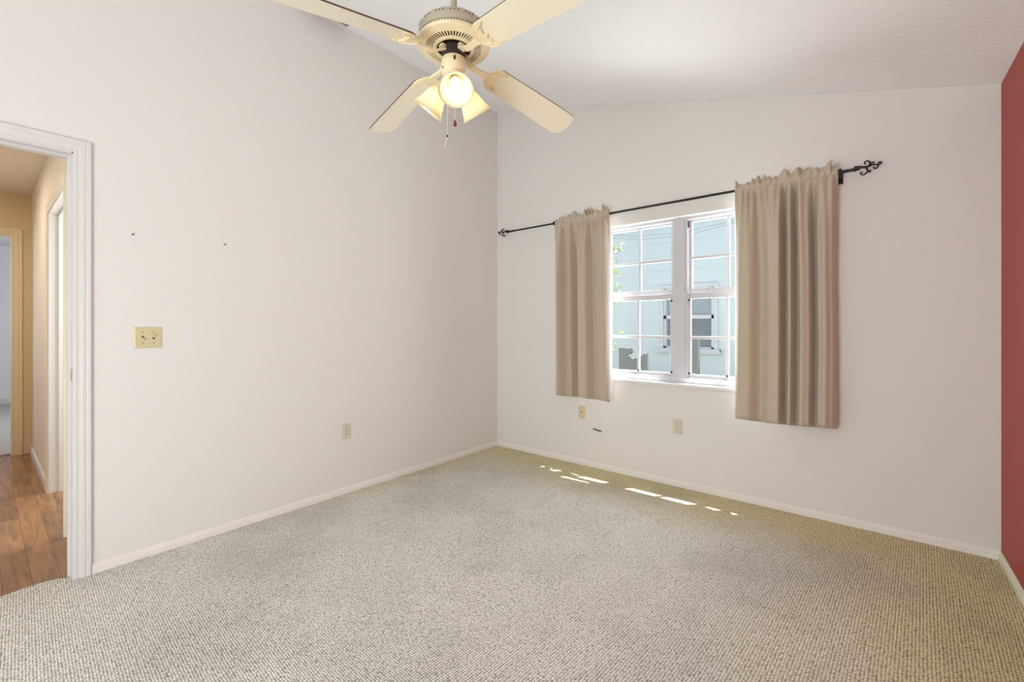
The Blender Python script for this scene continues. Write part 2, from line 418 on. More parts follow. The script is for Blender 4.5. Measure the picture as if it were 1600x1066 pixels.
struct(MB().box((HX-.1, -4.45, 2.50), (-.12, HY+.11, 2.56)).build('ceiling_hall', M_hall), 'warm lit hall ceiling', 'ceiling')
struct(profile_run('baseboard_hall', [(0, -.01), (.013, -.01), (.013, .06), (.005, .07), (0, .07)], [((HX, HY), (HO0-.06, HY), (0, -1))], M_trim), 'white baseboard along the hall wall', 'baseboard')
t2 = struct(empty('trim_2', (HX, EY1, 0)), 'cream casing of the doorway at the end of the hall', 'door frame')
c = casing('casing', HX, 1, EY0, EY1, 2.09, .070, mat('tan_cream_trim', (0.80, 0.70, 0.48), .45)); adopt(t2, c)
m = MB(); m.box((HX-.1, EY1-.004, -.008), (HX, EY1+.002, 2.09)); m.box((HX-.1, EY0-.002, -.008), (HX, EY0+.004, 2.09)); m.box((HX-.1, EY0, 2.084), (HX, EY1, 2.091))
j = m.build('jamb', M_halltrim); adopt(t2, j)
t3 = struct(empty('trim_3', (HO0, HY, 0)), 'cream casing of the side doorway in the hall wall', 'door frame')
c = casing('casing', HY, -1, HO0, HO1, 2.06, .063, M_halltrim, axis='y'); adopt(t3, c)
m = MB(); m.box((HO0-.003, HY-.001, -.008), (HO0+.006, HY+.112, 2.06)); m.box((HO1-.006, HY-.001, -.008), (HO1+.003, HY+.112, 2.06)); m.box((HO0, HY-.001, 2.054), (HO1, HY+.112, 2.062))
m.box((HO0+.006, HY+.05, -.008), (HO0+.018, HY+.085, 2.054)); m.box((HO0, HY+.05, 2.042), (HO1, HY+.085, 2.055))
j = m.build('jamb', mat('side_jamb_white', (.80, .80, .77), .5)); adopt(t3, j)
# side room and far room shells
m = MB(); m.box((-2.0, HY+.11, -.02), (-1.9, -1.9, 2.5)); m.box((-2.0, -1.9, -.02), (-.12, -1.8, 2.5)); m.box((-2.0, HY+.11, 2.5), (-.12, -1.8, 2.55))
struct(m.build('wall_side_room', M_white2), 'white walls of the small room off the hall', 'wall')
m = MB(); m.box((-7.7, -4.6, -.02), (-7.6, -1.8, 2.5)); m.box((-7.6, -1.9, -.02), (HX-.1, -1.8, 2.5)); m.box((-7.6, -4.6, -.02), (HX-.1, -4.5, 2.5)); m.box((-7.7, -4.6, 2.5), (HX-.1, -1.8, 2.55))
m.box((HX-.1, -1.9, -.02), (HX-.0, HY+.11, 2.5))
struct(m.build('wall_far_room', M_white2), 'white walls of the far bedroom beyond the hall', 'wall')
struct(MB().box((-7.6, -4.5, -.03), (HX-.06, -1.9, .004)).build('floor_far_room', mat('grey_carpet', (.50, .48, .47), .95, noise=(30, (.40, .385, .38), 4))), 'grey carpet in the far bedroom', 'carpet')
struct(profile_run('baseboard_far_room', [(0, 0), (.014, 0), (.014, .08), (.006, .09), (0, .09)], [((-7.6, -1.9), (-7.6, -4.5), (1, 0))], M_trim), 'white baseboard in the far bedroom', 'baseboard')

# ------------------------------------------------------------------ window
win = struct(empty('window_1', ((WX0+WX1)/2, .08, WZ0)), 'white twin window with grid bars behind the tan curtains', 'window')
m = MB()
m.box((WX0, .055, WZ0), (WX0+.03, .15, WZ1)); m.box((WX1-.03, .055, WZ0), (WX1, .15, WZ1))
m.box((WX0, .055, WZ1-.028), (WX1, .15, WZ1)); m.box((WX0, .055, WZ0), (WX1, .15, WZ0+.045))
fr_ = m.build('frame', M_vinyl, bevel=.002)
CXM = 1.832
m = MB(); m.box((CXM-.036, .050, WZ0+.045), (CXM+.036, .15, WZ1-.028)); m.box((CXM-.058, .06, WZ0+.045), (CXM-.036, .13, WZ1-.028)); m.box((CXM+.036, .06, WZ0+.045), (CXM+.058, .13, WZ1-.028))
mu = m.build('mullion', M_vinyl, bevel=.003)
sill = MB().box((WX0-.02, -.018, WZ0-.022), (WX1+.02, .06, WZ0)).build('sill', mat('sill_white', (.80, .80, .80), .3), bevel=.004)
soff = MB().box((WX0, 0.001, WZ1-.006), (WX1, .055, WZ1+.001)).box((WX0-.001, .001, WZ0), (WX0+.006, .055, WZ1)).box((WX1-.006, .001, WZ0), (WX1+.001, .055, WZ1)).build('reveal', M_wall)
adopt(win, fr_, mu, sill, soff)
def sash(x0, x1, z0, z1, y0, y1, bars, zb, rails):
    rb, rt, st = rails
    m = MB(); m.box((x0, y0, z0), (x0+st, y1, z1)); m.box((x1-st, y0, z0), (x1, y1, z1)); m.box((x0+st, y0, z0), (x1-st, y1, z0+rb)); m.box((x0+st, y0, z1-rt), (x1-st, y1, z1))
    s = m.build('sash', M_vinyl, bevel=.002); adopt(win, s)
    ym = (y0+y1)/2
    g = MB().box((x0+st-.004, ym-.002, z0+rb-.004), (x1-st+.004, ym+.002, z1-rt+.004)).build('glass', M_glass)
    b = MB()
    for x in bars: b.box((x-.0105, ym-.010, z0+rb), (x+.0105, ym+.010, z1-rt))
    b.box((x0+st, ym-.009, zb-.0105), (x1-st, ym+.009, zb+.0105))
    gb = b.build('grid_bars', M_vinyl, bevel=.002)
    for k in (g, gb):
        k.parent = s; k.matrix_parent_inverse = Matrix.Identity(4)
    return s
S = []
for x0, x1, bars in ((WX0+.03, CXM-.058, (1.222, 1.489)), (CXM+.058, WX1-.03, (2.168, 2.437))):
    up = sash(x0, x1, 1.475, WZ1-.028, .100, .125, bars, 1.752, (.042, .012, .022))
    lo = sash(x0, x1, WZ0+.045, 1.478, .070, .096, bars, 1.137, (.026, .042, .020))
    S.append((x0, x1, lo))
for (x0, x1, lo), bx in zip(S, (1.489, 2.168)):
    for (xx, zz) in ((x0+.010, 1.425), (x1-.010, 1.425), (x0+.010, .862), (x1-.010, .862), (bx, .860)):
        lk = MB().box((xx-.006, .062, zz-.008), (xx+.006, .071, zz+.008)).build('latch', M_slot, bevel=.001)
        lk.parent = lo; lk.matrix_parent_inverse = Matrix.Identity(4); lk['label'] = 'small dark sash latch'
bc = MB().box((CXM+.060, .062, 1.985), (CXM+.068, .080, 2.030)).build('balance_clip', M_slot); adopt(win, bc)
bc['label'] = 'dark clip at the top of the frame'

# unseen patio door behind the viewer, added to go with the rear fill
pd = struct(empty('added_door_1', ((BX0+BX1)/2, YB, 0)), 'white framed sliding patio door added for light, unseen behind the viewer', 'door')
m = MB()
for a, b in (((BX0, 0), (BX0+.06, BZ1)), ((BX1-.06, 0), (BX1, BZ1)), ((BX0, BZ1-.06), (BX1, BZ1)), ((BX0, 0), (BX1, .05)), ((1.72, 0), (1.79, BZ1))):
    m.box((a[0], YB-.09, a[1]), (b[0], YB-.03, b[1]))
pf = m.build('frame', M_vinyl, bevel=.003); pg = MB().box((BX0+.05, YB-.063, .04), (BX1-.05, YB-.059, BZ1-.05)).build('glass', M_glass); adopt(pd, pf, pg)

# ------------------------------------------------------------------ curtain rod with scroll finials
RZ, RYY, RC = 2.155, -.09, 1.558
rod = empty('curtain_rod', (RC, RYY, RZ), 'long black iron curtain rod with scroll finials above the window', 'curtain rod')
m = MB(); m.tube([(.20, RYY, RZ), (2.30, RYY, RZ)], .0075, 12); m.tube([(.775, RYY, RZ), (2.93, RYY, RZ)], .0092, 12)
pole = m.build('pole', M_iron, smooth=True); adopt(rod, pole)
PX = lambda x, y: (1260+x/11.43, 230+y/11.43)
def unp(px, py, yp):
    r = (math.cos(YAW), math.sin(YAW)); w = (-math.sin(YAW), math.cos(YAW)); a = (px-800)/F_PX; b = -(py-510.85)/F_PX
    dx, dy = w[0]+a*r[0], w[1]+a*r[1]; t = (yp+3.394)/dy
    return (2.98+t*dx-RC, 1.22+t*b-RZ)      # x from the rod's middle, z from the rod's axis
strokes = [([(560, 435), (870, 368)], [.0095, .0095]),
 ([(850, 370), (880, 366), (960, 358), (1030, 358), (1100, 345), (1180, 312), (1250, 306), (1300, 306), (1335, 290), (1338, 268), (1315, 258), (1292, 272), (1302, 288)], None),
 ([(1105, 340), (1135, 300), (1130, 265), (1090, 245), (1048, 262), (1040, 292), (1068, 300)], None),
 ([(1130, 305), (1165, 275), (1200, 275), (1195, 262)], None),
 ([(1050, 360), (1085, 390), (1090, 430), (1060, 470), (1010, 495), (970, 480), (972, 452), (1005, 452)], None),
 ([(1088, 425), (1118, 442), (1145, 430), (1138, 410)], None),
 ([(1282, 312), (1275, 345), (1250, 375), (1215, 380), (1200, 360), (1217, 345)], None)]
def finial(sgn):
    m = MB()
    for i, (pts, rs) in enumerate(strokes):
        P = []
        for p in pts:
            x, z = unp(*PX(*p), RYY); P.append((RC+sgn*x, RYY, RZ+z))
        if i == 0: m.tube([(P[0][0], RYY, RZ), (P[1][0], RYY, RZ)], .0098, 12); continue
        Q = bez(P, 6); r0 = .0098 if i == 1 else .0055
        rr = [max(.0036, r0-(r0-.004)*k/(len(Q)-1)*1.6) for k in range(len(Q))]; rr[-1] = .0055; rr[-2] = .005
        m.tube(Q, rr, 8)
    x, z = unp(*PX(872, 368), RYY)
    Mx = Matrix.Translation((RC+sgn*x, RYY, RZ)) @ Matrix.Rotation(math.pi/2, 4, 'Y')
    m.lathe([(.0005, -.016), (.013, -.004), (.013, .004), (.0005, .016)], 16, M=Mx)
    return m.build('finial', M_iron, smooth=True)
adopt(rod, finial(1), finial(-1))
def bracket(x):
    m = MB(); Mx = Matrix.Translation((x, RYY, RZ)) @ Matrix.Rotation(math.pi/2, 4, 'Y')
    m.lathe([(.011, -.010), (.019, -.008), (.021, 0), (.019, .008), (.011, .010)], 20, M=Mx, closed=True)
    m.tube([(x, RYY, RZ-.012), (x, RYY+.03, RZ-.02), (x, -.012, RZ-.012)], .006, 8)
    m.box((x-.012, -.008, RZ-.05), (x+.012, -.0005, RZ+.03))
    return m.build('bracket', M_iron, smooth=True)
adopt(rod, bracket(2.834), bracket(.768))

# ------------------------------------------------------------------ curtains
def curtain(name, x0, x1, cp, zb, seed, label, slack, ruff, lin_side):
    rnd = random.Random(seed); ph = [rnd.uniform(0, 6.28) for _ in range(6)]
    NU, NV = 150, 70; ztop = RZ-.012
    root = empty(name, ((x0+x1)/2, RYY, RZ), label, 'curtain', 'tan curtains on the window rod')
    AMP = 1.15
    def fold(u, d):                         # u across, d distance below the rod
        k = min(1, d/.25); k2 = 1-math.exp(-d/.12)
        big = interp(cp, u+.010*math.sin(2.2*d+ph[0])*k)*(.35+.65*k)*(1.0-.12*math.sin(1.9*d+ph[1]))
        fine = .017*math.sin(2*math.pi*(13*u+.6*math.sin(5*u+ph[2]))+ph[3])*math.exp(-d/.16)+.006*math.sin(2*math.pi*21*u+ph[4])*math.exp(-d/.06)
        y = big*AMP+fine
        t0 = math.exp(-(d/.035)**2)          # drawn tight over the rod at the top
        return y*(1-t0)+t0*max(0.0, y*.35)
    def hem(u): return zb+.010*math.sin(3.1*u+ph[5])+.9*(interp(cp, u))*.22+slack*u
    v, f = [], []
    for j in range(NV+1):
        t = j/NV; t = t**1.35
        for i in range(NU+1):
            u = i/NU; z = ztop+(hem(u)-ztop)*t; d = ztop-z
            xx = x0+(x1-x0)*u
            mid = (x0+x1)/2; xx = mid+(xx-mid)*(1-.015*math.sin(min(1, d/1.0)*math.pi))
            xx += .006*math.sin(2*math.pi*2.3*u+ph[1])*min(1, d/.6)
            y = RYY-.013-fold(u, d)+.012*min(1, d/.4)
            v.append((xx, y, z))
    for j in range(NV):
        for i in range(NU):
            a = j*(NU+1)+i; f.append((a, a+1, a+NU+2, a+NU+1))
    panel = new_mesh('panel', v, f, M_curtain, smooth=True)
    sd = panel.modifiers.new('solid', 'SOLIDIFY'); sd.thickness = .0025; sd.offset = -1
    # stitched hem line
    v2, f2 = [], []
    R1 = random.Random(seed+5)
    NR = 120; rows = 9
    for j in range(rows+1):
        t = j/rows
        for i in range(NU+1):
            u = i/NU; xx = x0+(x1-x0)*u
            h = interp(ruff, u)
            s_ = math.sin(2*math.pi*(8.3*u+.9*math.sin(5*u+ph[2])+.35*math.sin(17*u+ph[0]))+ph[3]); s2 = math.sin(2*math.pi*(15.1*u+.5*math.sin(9*u+ph[5]))+ph[4])
            z = ztop+t*(.022+h*(.86+.14*s_))+t*t*.004*s2; top_ = max(0, (z-RZ-.010))/.05
            y = RYY-.0125-.0035*(1+s2)*(1-min(1, top_*3))-min(1, top_)*(.030*s_+.012*s2)+.006*min(1, top_)
            xx += .004*min(1, top_)*s2+.004*min(1, top_)*s_
            v2.append((xx, y, z))
    for j in range(rows):
        for i in range(NU):
            a = j*(NU+1)+i; f2.append((a, a+1, a+NU+2, a+NU+1))
    hd = new_mesh('ruffle', v2, f2, M_curtain, smooth=True)
    sd = hd.modifiers.new('solid', 'SOLIDIFY'); sd.thickness = .003; sd.offset = -1
    # back of the rod pocket
    v3, f3 = [], []
    for j in range(7):
        z = RZ-.035+.058*j/6; bul = .013*math.sin(math.pi*j/6)
        for i in range(61):
            u = i/60; v3.append((x0+.004+(x1-x0-.008)*u, RYY+bul+.003*math.sin(60*u+ph[3])+.0, z))
    for j in range(6):
        for i in range(60):
            a = j*61+i; f3.append((a, a+1, a+62, a+61))
    pk = new_mesh('rod_pocket', v3, f3, M_curtain, smooth=True)
    # pale lining turned out along the window side
    v4, f4 = [], []
    for j in range(41):
        t = j/40
        for i in range(7):
            q = i/6
            if lin_side > 0: u = .86+.14*q; xe = x0+(x1-x0)*u+.010*q
            else: u = .0+.14*q; xe = x0+(x1-x0)*u-.010*(1-q)
            z = ztop+(hem(min(1, max(0, u)))+.012-ztop)*t; d = ztop-z
            edge = q if lin_side > 0 else 1-q
            v4.append((xe, RYY-.013-fold(u, d)+.012*min(1, d/.4)+.010+.004*edge, z))
    for j in range(40):
        for i in range(6):
            a = j*7+i; f4.append((a, a+1, a+8, a+7))
    ln = new_mesh('lining', v4, f4, M_lining, smooth=True); ln['label'] = 'white lining edge'
    adopt(root, panel, hd, pk, ln)
    return root
def cps(x0, x1, pts):   # pixel column on the photo's rod plane -> u
    out = []
    for px, d in pts:
        x = unp(px, 450, RYY)[0]+RC; out.append(((x-x0)/(x1-x0), d))
    return out
CL0, CL1, CR0, CR1 = .777, 1.312, 2.258, 2.826
curtain('curtain', CL0, CL1, cps(CL0, CL1, [(868, -.01), (874, .035), (883, -.035), (893, .034), (900, -.034), (909, .036), (918, .044), (925, -.030), (932, -.008), (940, .006), (948, .016), (954, -.022)]), .598, 3,
        'narrow tan rod-pocket curtain covering the left end of the window', .006, [(0, .03), (.12, .055), (.22, .045), (.38, .058), (.5, .035), (.62, .066), (.72, .060), (.8, .035), (.9, .075), (.95, .06), (1, .03)], 1)
curtain('curtain', CR0, CR1, cps(CR0, CR1, [(1147, -.016), (1156, .018), (1170, .028), (1186, -.020), (1203, .034), (1218, .046), (1226, -.058), (1235, .036), (1243, -.056), (1251, .044), (1261, .034), (1270, -.058), (1280, .024), (1290, .046), (1300, .026), (1311, -.020)]), .596, 11,
        'wide tan rod-pocket curtain covering the right end of the window', .0, [(0, .045), (.1, .03), (.25, .06), (.35, .045), (.5, .075), (.58, .05), (.7, .085), (.8, .05), (.9, .06), (1, .05)], -1)

# ------------------------------------------------------------------ wall plates
def plate(name, wall, u0, u1, z0, z1, material, label, cat, group=None):
    """wall 'x': on the left wall (u=y, faces +x); 'y': on the far wall (u=x, faces -y)"""
    uc, zc = (u0+u1)/2, (z0+z1)/2; w, h = (u1-u0)/2, (z1-z0)/2
    root = empty(name, (0, uc, zc) if wall == 'x' else (uc, 0, zc), label, cat, group)
    if wall == 'x': M = Matrix.Translation((0, uc, zc)) @ Matrix(((0,0,1,0),(1,0,0,0),(0,1,0,0),(0,0,0,1)))
    else: M = Matrix.Translation((uc, 0, zc)) @ Matrix(((1,0,0,0),(0,0,-1,0),(0,1,0,0),(0,0,0,1)))
    m = MB(); bw = .006
    v = [(-w,-h,0),(w,-h,0),(w,h,0),(-w,h,0),(-w,-h,.003),(w,-h,.003),(w,h,.003),(-w,h,.003),(-w+bw,-h+bw,.006),(w-bw,-h+bw,.006),(w-bw,h-bw,.006),(-w+bw,h-bw,.006)]
    f = [(8,9,10,11)]+[(i,(i+1)%4,4+(i+1)%4,4+i) for i in range(4)]+[(4+i,4+(i+1)%4,8+(i+1)%4,8+i) for i in range(4)]+[(3,2,1,0)]
    m.add([M @ Vector(p) for p in v], f); adopt(root, m.build('cover_plate', material))
    return root, M
def screw(root, M, u, z):
    o = MB().lathe([(.0005, .0075), (.0028, .007), (.0032, .0055)], 12, M=M @ Matrix.Translation((u, z, 0))).build('screw', M_brass); adopt(root, o)
def duplex(name, wall, u0, u1, z0, z1, material, label, group):
    root, M = plate(name, wall, u0, u1, z0, z1, material, label, 'outlet', group)
    for s in (1, -1):
        cz = s*.0195; m = MB(); poly = []
        for k in range(24):
            a = 2*math.pi*k/24; poly.append((.0165*math.cos(a), cz+max(-.0125, min(.0125, .0165*math.sin(a)))))
        n = 24; m.add([M @ Vector((p[0], p[1], .005)) for p in poly]+[M @ Vector((p[0], p[1], .008)) for p in poly], [tuple(range(n, 2*n))]+[(i, (i+1) % n, n+(i+1) % n, n+i) for i in range(n)])
        rc = m.build('receptacle', material); adopt(root, rc)
        sl = MB(); sl.obox(M, (-.0075, cz+.000, .0078), (-.0050, cz+.008, .0086)); sl.obox(M, (.0050, cz+.000, .0078), (.0072, cz+.007, .0086)); sl.obox(M, (-.0022, cz-.0085, .0078), (.0022, cz-.004, .0086))
        so = sl.build('slots', M_slot); so.parent = rc; so.matrix_parent_inverse = Matrix.Identity(4)
    screw(root, M, 0, 0); return root
duplex('wall_outlet', 'x', -1.717, -1.648, .396, .511, M_ivory2, 'pale duplex outlet low on the left wall', 'duplex outlets')
duplex('wall_outlet', 'y', 1.799, 1.869, .401, .516, M_ivory2, 'ivory duplex outlet low on the window wall', 'duplex outlets')
root, M = plate('jack_plate', 'y', .963, 1.031, .408, .519, M_ivory, 'ivory single-jack plate below the left curtain', 'wall plate')
o = MB().lathe([(.0065, .0055), (.006, .010), (.0035, .010), (.0035, .007)], 16, M=M).build('jack', M_brass, smooth=True); adopt(root, o)
o = MB().lathe([(.0005, .0102), (.0034, .0102)], 12, M=M).build('jack_hole', M_slot); adopt(root, o)
screw(root, M, 0, .045); screw(root, M, 0, -.045)
root, M = plate('light_switch', 'x', -2.880, -2.763, 1.108, 1.219, M_ivory, 'ivory double toggle light switch beside the doorway', 'light switch')
for u, s in ((-.023, -1), (.023, 1)):
    m = MB(); m.obox(M, (u-.0045, -.009, .0045), (u+.0045, .009, .0063)); b_ = m.build('toggle_slot', M_slot); adopt(root, b_)
    Mt = M @ Matrix.Translation((u, s*.003, .004)) @ Matrix.Rotation(-s*.5, 4, 'X')
    t_ = MB().obox(Mt, (-.004, -.005, 0), (.004, .005, .017)).build('toggle', M_ivory, bevel=.001); adopt(root, t_)
    screw(root, M, u, .030); screw(root, M, u, -.030)

# nails and the cable end
def nail(y, z, L, label):
    o = MB().tube([(-.004, y, z), (L, y, z-.001)], .0016, 8).lathe([(.0005, 0), (.0045, 0), (.0045, .0015), (.0005, .0018)], 12, M=Matrix.Translation((L, y, z-.001)) @ Matrix.Rotation(math.pi/2, 4, 'Y')).build('nail', M_steel)
    tag(o, label, 'nail', 'nails left in the left wall')
nail(-2.886, 1.702, .014, 'dark nail head high on the left wall above the light switch')
nail(-2.462, 1.712, .004, 'faint small nail right of the dark one on the left wall')
cab = empty('cable_stub', (1.116, 0, .334), 'short black cable end poking out of the window wall low down', 'cable')
P = bez([(1.112, .006, .334), (1.118, -.012, .335), (1.140, -.018, .332), (1.168, -.020, .329), (1.194, -.022, .326)], 6)
adopt(cab, MB().tube(P, .0042, 10).build('cable', M_iron, smooth=True), MB().tube([P[-1], P[-1]+Vector((.012, -.002, -.001))], .0026, 8).build('connector', M_slot))

# ------------------------------------------------------------------ ceiling air vent near the left wall
vz = ceil_z(.08)
vt = empty('air_vent', (.10, -1.85, ceil_z(.10)), 'grey louvred air vent on the ceiling by the left wall', 'vent')
sl_ = math.atan(.26522); Mv = Matrix.Translation((.028, -1.85, ceil_z(.028))) @ Matrix.Rotation(sl_, 4, 'Y')
m = MB(); m.obox(Mv, (0, -.155, -.008), (.012, .155, 0)); m.obox(Mv, (.098, -.155, -.008), (.110, .155, 0)); m.obox(Mv, (.012, .143, -.008), (.098, .155, 0)); m.obox(Mv, (.012, -.155, -.008), (.098, -.143, 0))
M_grey = mat('vent_grey', (.25, .25, .24), .5)
vf = m.build('frame', M_grey)
m = MB()
for k in range(7):
    m.obox(Mv @ Matrix.Translation((.020+.0117*k, 0, -.004)) @ Matrix.Rotation(.7, 4, 'Y'), (-.006, -.143, -.0008), (.006, .143, .0008))
adopt(vt, vf, m.build('louvres', M_grey), MB().obox(Mv, (.012, -.143, -.0012), (.098, .143, -.0004)).build('duct_backing', M_dark))

# ------------------------------------------------------------------ ceiling fan
FX, FY = 1.7251, -2.2219
fan = empty('ceiling_fan', (FX, FY, ceil_z(FX)), 'cream four-blade ceiling fan with three lit frosted lamps', 'ceiling fan')
T = Matrix.Translation((FX, FY, 0))
def P_(name, mb, material, smooth=True, **kw):
    o = mb.build(name, material, smooth=smooth, **kw); adopt(fan, o); return o
cz = ceil_z(FX)
Mc = Matrix.Translation((FX, FY, cz)) @ Matrix.Rotation(0, 4, 'X')
P_('canopy', MB().lathe([(.075, .02), (.075, -.03), (.066, -.055), (.03, -.075), (.012, -.08)], 40, M=Mc), M_cream)
P_('downrod', MB().lathe([(.0125, cz-.06), (.0125, 2.37)], 20, M=T), M_fan_shaded)
P_('rod_collar', MB().lathe([(.013, 2.435), (.030, 2.43), (.032, 2.40), (.06, 2.385)], 32, M=T), M_cream)
m = MB().lathe([(.03, 2.392), (.10, 2.386), (.124, 2.376), (.133, 2.360), (.134, 2.322), (.131, 2.316)], 64, M=T)
for z, n, w, h in ((2.362, 60, .0026, .0036), (2.328, 76, .0022, .0036)):
    for k in range(n):
        if z > 2.35 and k % 4 == 3: continue
        Mk = T @ Matrix.Rotation(2*math.pi*k/n, 4, 'Z'); m.obox(Mk, (.1300 if z > 2.35 else .1310, -w, z-h/2), (.1336 if z > 2.35 else .1346, w, z+h/2), 1)
P_('motor_housing', m, None, mats=[M_fan_shaded, M_slot])
P_('housing_ring', MB().lathe([(.131, 2.322), (.138, 2.320), (.1405, 2.314), (.138, 2.307), (.126, 2.303), (.108, 2.300)], 64, M=T), M_cream)
m = MB().lathe([(.110, 2.300), (.107, 2.2995), (.107, 2.303)], 64, M=T)
m.lathe([(.079, 2.303), (.079, 2.2995), (.076, 2.297), (.066, 2.296), (.064, 2.300)], 64, M=T)
for k in range(56):
    Mk = T @ Matrix.Rotation(2*math.pi*k/56, 4, 'Z')
    m.add([Mk @ Vector((r, g, z)) for z in (2.2995, 2.3012) for r, g in ((.077, -.0019), (.077, .0019), (.109, .0032), (.109, -.0032))],
          [(0,3,2,1),(4,5,6,7),(0,1,5,4),(1,2,6,5),(2,3,7,6),(3,0,4,7)])
P_('vent_ring', m, M_cream, False)
P_('motor_core', MB().lathe([(.112, 2.308), (.066, 2.306), (.06, 2.312), (.001, 2.314)], 48, M=T), M_dark)
P_('motor_shaft', MB().lathe([(.001, 2.30), (.046, 2.298), (.046, 2.25)], 40, M=T), M_dark)
P_('switch_housing', MB().lathe([(.030, 2.262), (.044, 2.260), (.048, 2.255), (.048, 2.222), (.0475, 2.205), (.044, 2.200), (.040, 2.198)], 48, M=T), M_cream)
P_('light_fitter', MB().lathe([(.040, 2.199), (.042, 2.196), (.042, 2.183), (.046, 2.180), (.046, 2.166), (.038, 2.158), (.015, 2.152), (.001, 2.151)], 48, M=T), M_cream)
m = MB()
for a, z in ((0.2, 2.24), (-.9, 2.212)):
    Ms = T @ Matrix.Rotation(math.atan2(-.773, .634)+a, 4, 'Z') @ Matrix.Translation((.048, 0, z))
    P_('reverse_switch' if a > 0 else 'screw', MB().obox(Ms, (-.002, -.004, -.008), (.001, .004, .008)) if a > 0 else MB().obox(Ms, (-.002, -.0025, -.004), (.001, .0025, .004)), M_dark, False)

PH, DE, TH = -.2667, .13277, 1.41293
def blade(k):
    t = TH+k*math.pi/2; u = Vector((math.cos(t), math.sin(t), 0)); s = Vector((-math.sin(t), math.cos(t), 0)); zz = Vector((0, 0, 1))
    sp = math.cos(PH)*s+math.sin(PH)*zz; ua = (u-math.tan(DE)*zz); nn = ua.cross(sp).normalized()
    if nn.z < 0: nn = -nn
    o0 = Vector((FX, FY, 2.2833))
    def pt(r, g, n=0.0): return o0+r*ua+g*sp+n*nn
    # outline
    R1, R0, w0, w1 = .662, .176, .056, .0675
    out = []
    for i in range(9):
        a = math.pi/2*i/8; out.append((R1-.030+.030*math.cos(math.pi/2-a)-.010*(1-abs(1-i/8)), 0))
    pts = []
    def edge(r): return w0+(w1-w0)*min(1, max(0, (r-R0)/(R1-R0-.1)))
    up_side = [(R0+.035, edge(R0)+.001), (.30, edge(.30)), (.42, edge(.42)), (.55, w1), (R1-.040, w1)]
    c = [(R1-.040+.032*math.sin(a), w1-.030+.030*math.cos(a)) for a in [math.pi/2*i/6 for i in range(1, 6)]]
    tipc = [(R1-.005, w1-.034), (R1, w1*.35)]
    half = up_side+c+tipc
    inner = [(R0+.012, .040), (R0, .020)]
    poly = [(r, g) for r, g in inner[::-1]]
    poly = [(R0, .020), (R0+.010, .042)]+half+[(r, -g) for r, g in half[::-1]]+[(R0+.010, -.042), (R0, -.020)]
    n = len(poly); th = .0055
    v = [pt(r, g, 0) for r, g in poly]+[pt(r, g, th) for r, g in poly]
    m = MB(); m.add(v, [tuple(range(n))], 0); 
    m.f += [tuple(range(2*n-1, n-1, -1))]; m.m += [1]
    for i in range(n): m.f.append((i, (i+1) % n, n+(i+1) % n, n+i)); m.m.append(1)
    b = m.build('blade', None, mats=[M_creamB, M_brown]); adopt(fan, b)
    # iron: arm + scalloped plate with raised scrolls, under the blade
    m = MB()
    arm = [(.040, 0, .004), (.065, 0, -.002), (.085, 0, -.012), (.105, 0, -.014), (.135, 0, -.009), (.165, 0, -.006)]
    C = bez([pt(*a) for a in arm], 5); nC = len(C)
    v, f = [], []
    for i, p in enumerate(C):
        wd = .0135-.003*math.sin(math.pi*i/(nC-1)); hh = .0045
        for (a, b2) in ((-wd, -hh), (wd, -hh), (wd, hh), (-wd, hh)): v.append(p+a*sp+b2*nn)
    for i in range(nC-1):
        for q in range(4): f.append((i*4+q, i*4+(q+1) % 4, (i+1)*4+(q+1) % 4, (i+1)*4+q))
    f += [(0,1,2,3), tuple((nC-1)*4+q for q in (3,2,1,0))]; m.add(v, f)
    hp = [(.158, .012), (.168, .030), (.180, .046), (.198, .056), (.216, .058), (.232, .055), (.238, .049), (.230, .043), (.218, .041), (.210, .034), (.211, .026), (.207, .018), (.203, .010), (.209, .004), (.213, 0)]
    pl = hp+[(r, -g) for r, g in hp[::-1][1:]]; n2 = len(pl)
    v = [pt(r, g, -.0065) for r, g in pl]+[pt(r, g, -.0005) for r, g in pl]
    m.add(v, [tuple(range(n2)), tuple(range(2*n2-1, n2-1, -1))]+[(i, (i+1) % n2, n2+(i+1) % n2, n2+i) for i in range(n2)])
    for sg in (1, -1):
        m.tube(bez([pt(r, sg*g, -.0065) for r, g in ((.238, .050), (.226, .047), (.213, .044), (.205, .034), (.206, .024), (.200, .012), (.206, .002))], 5), .0024, 6)
        m.tube(bez([pt(r, sg*g, -.0065) for r, g in ((.170, .014), (.182, .030), (.198, .040), (.196, .030), (.186, .024))], 5), .0022, 6)
        m.tube(bez([pt(r, sg*g, -.0065) for r, g in ((.160, .014), (.170, .030), (.184, .045), (.204, .053), (.226, .053))], 5), .0022, 6)
    # mounting foot on the motor
    m.obox(Matrix(((u.x, s.x, 0, FX), (u.y, s.y, 0, FY), (0, 0, 1, 2.292), (0, 0, 0, 1))), (.034, -.012, -.004), (.060, .012, .004))
    for g in (.022, -.022, 0): m.lathe([(.0005, -.003), (.004, -.002), (.004, 0)], 10, M=Matrix.Translation(pt(.222 if g else .178, g*1.9, -.0065)))
    ir = m.build('blade_iron', M_cream, smooth=True, angle=30); ir.parent = b; ir.matrix_parent_inverse = Matrix.Identity(4)
for k in range(4): blade(k)

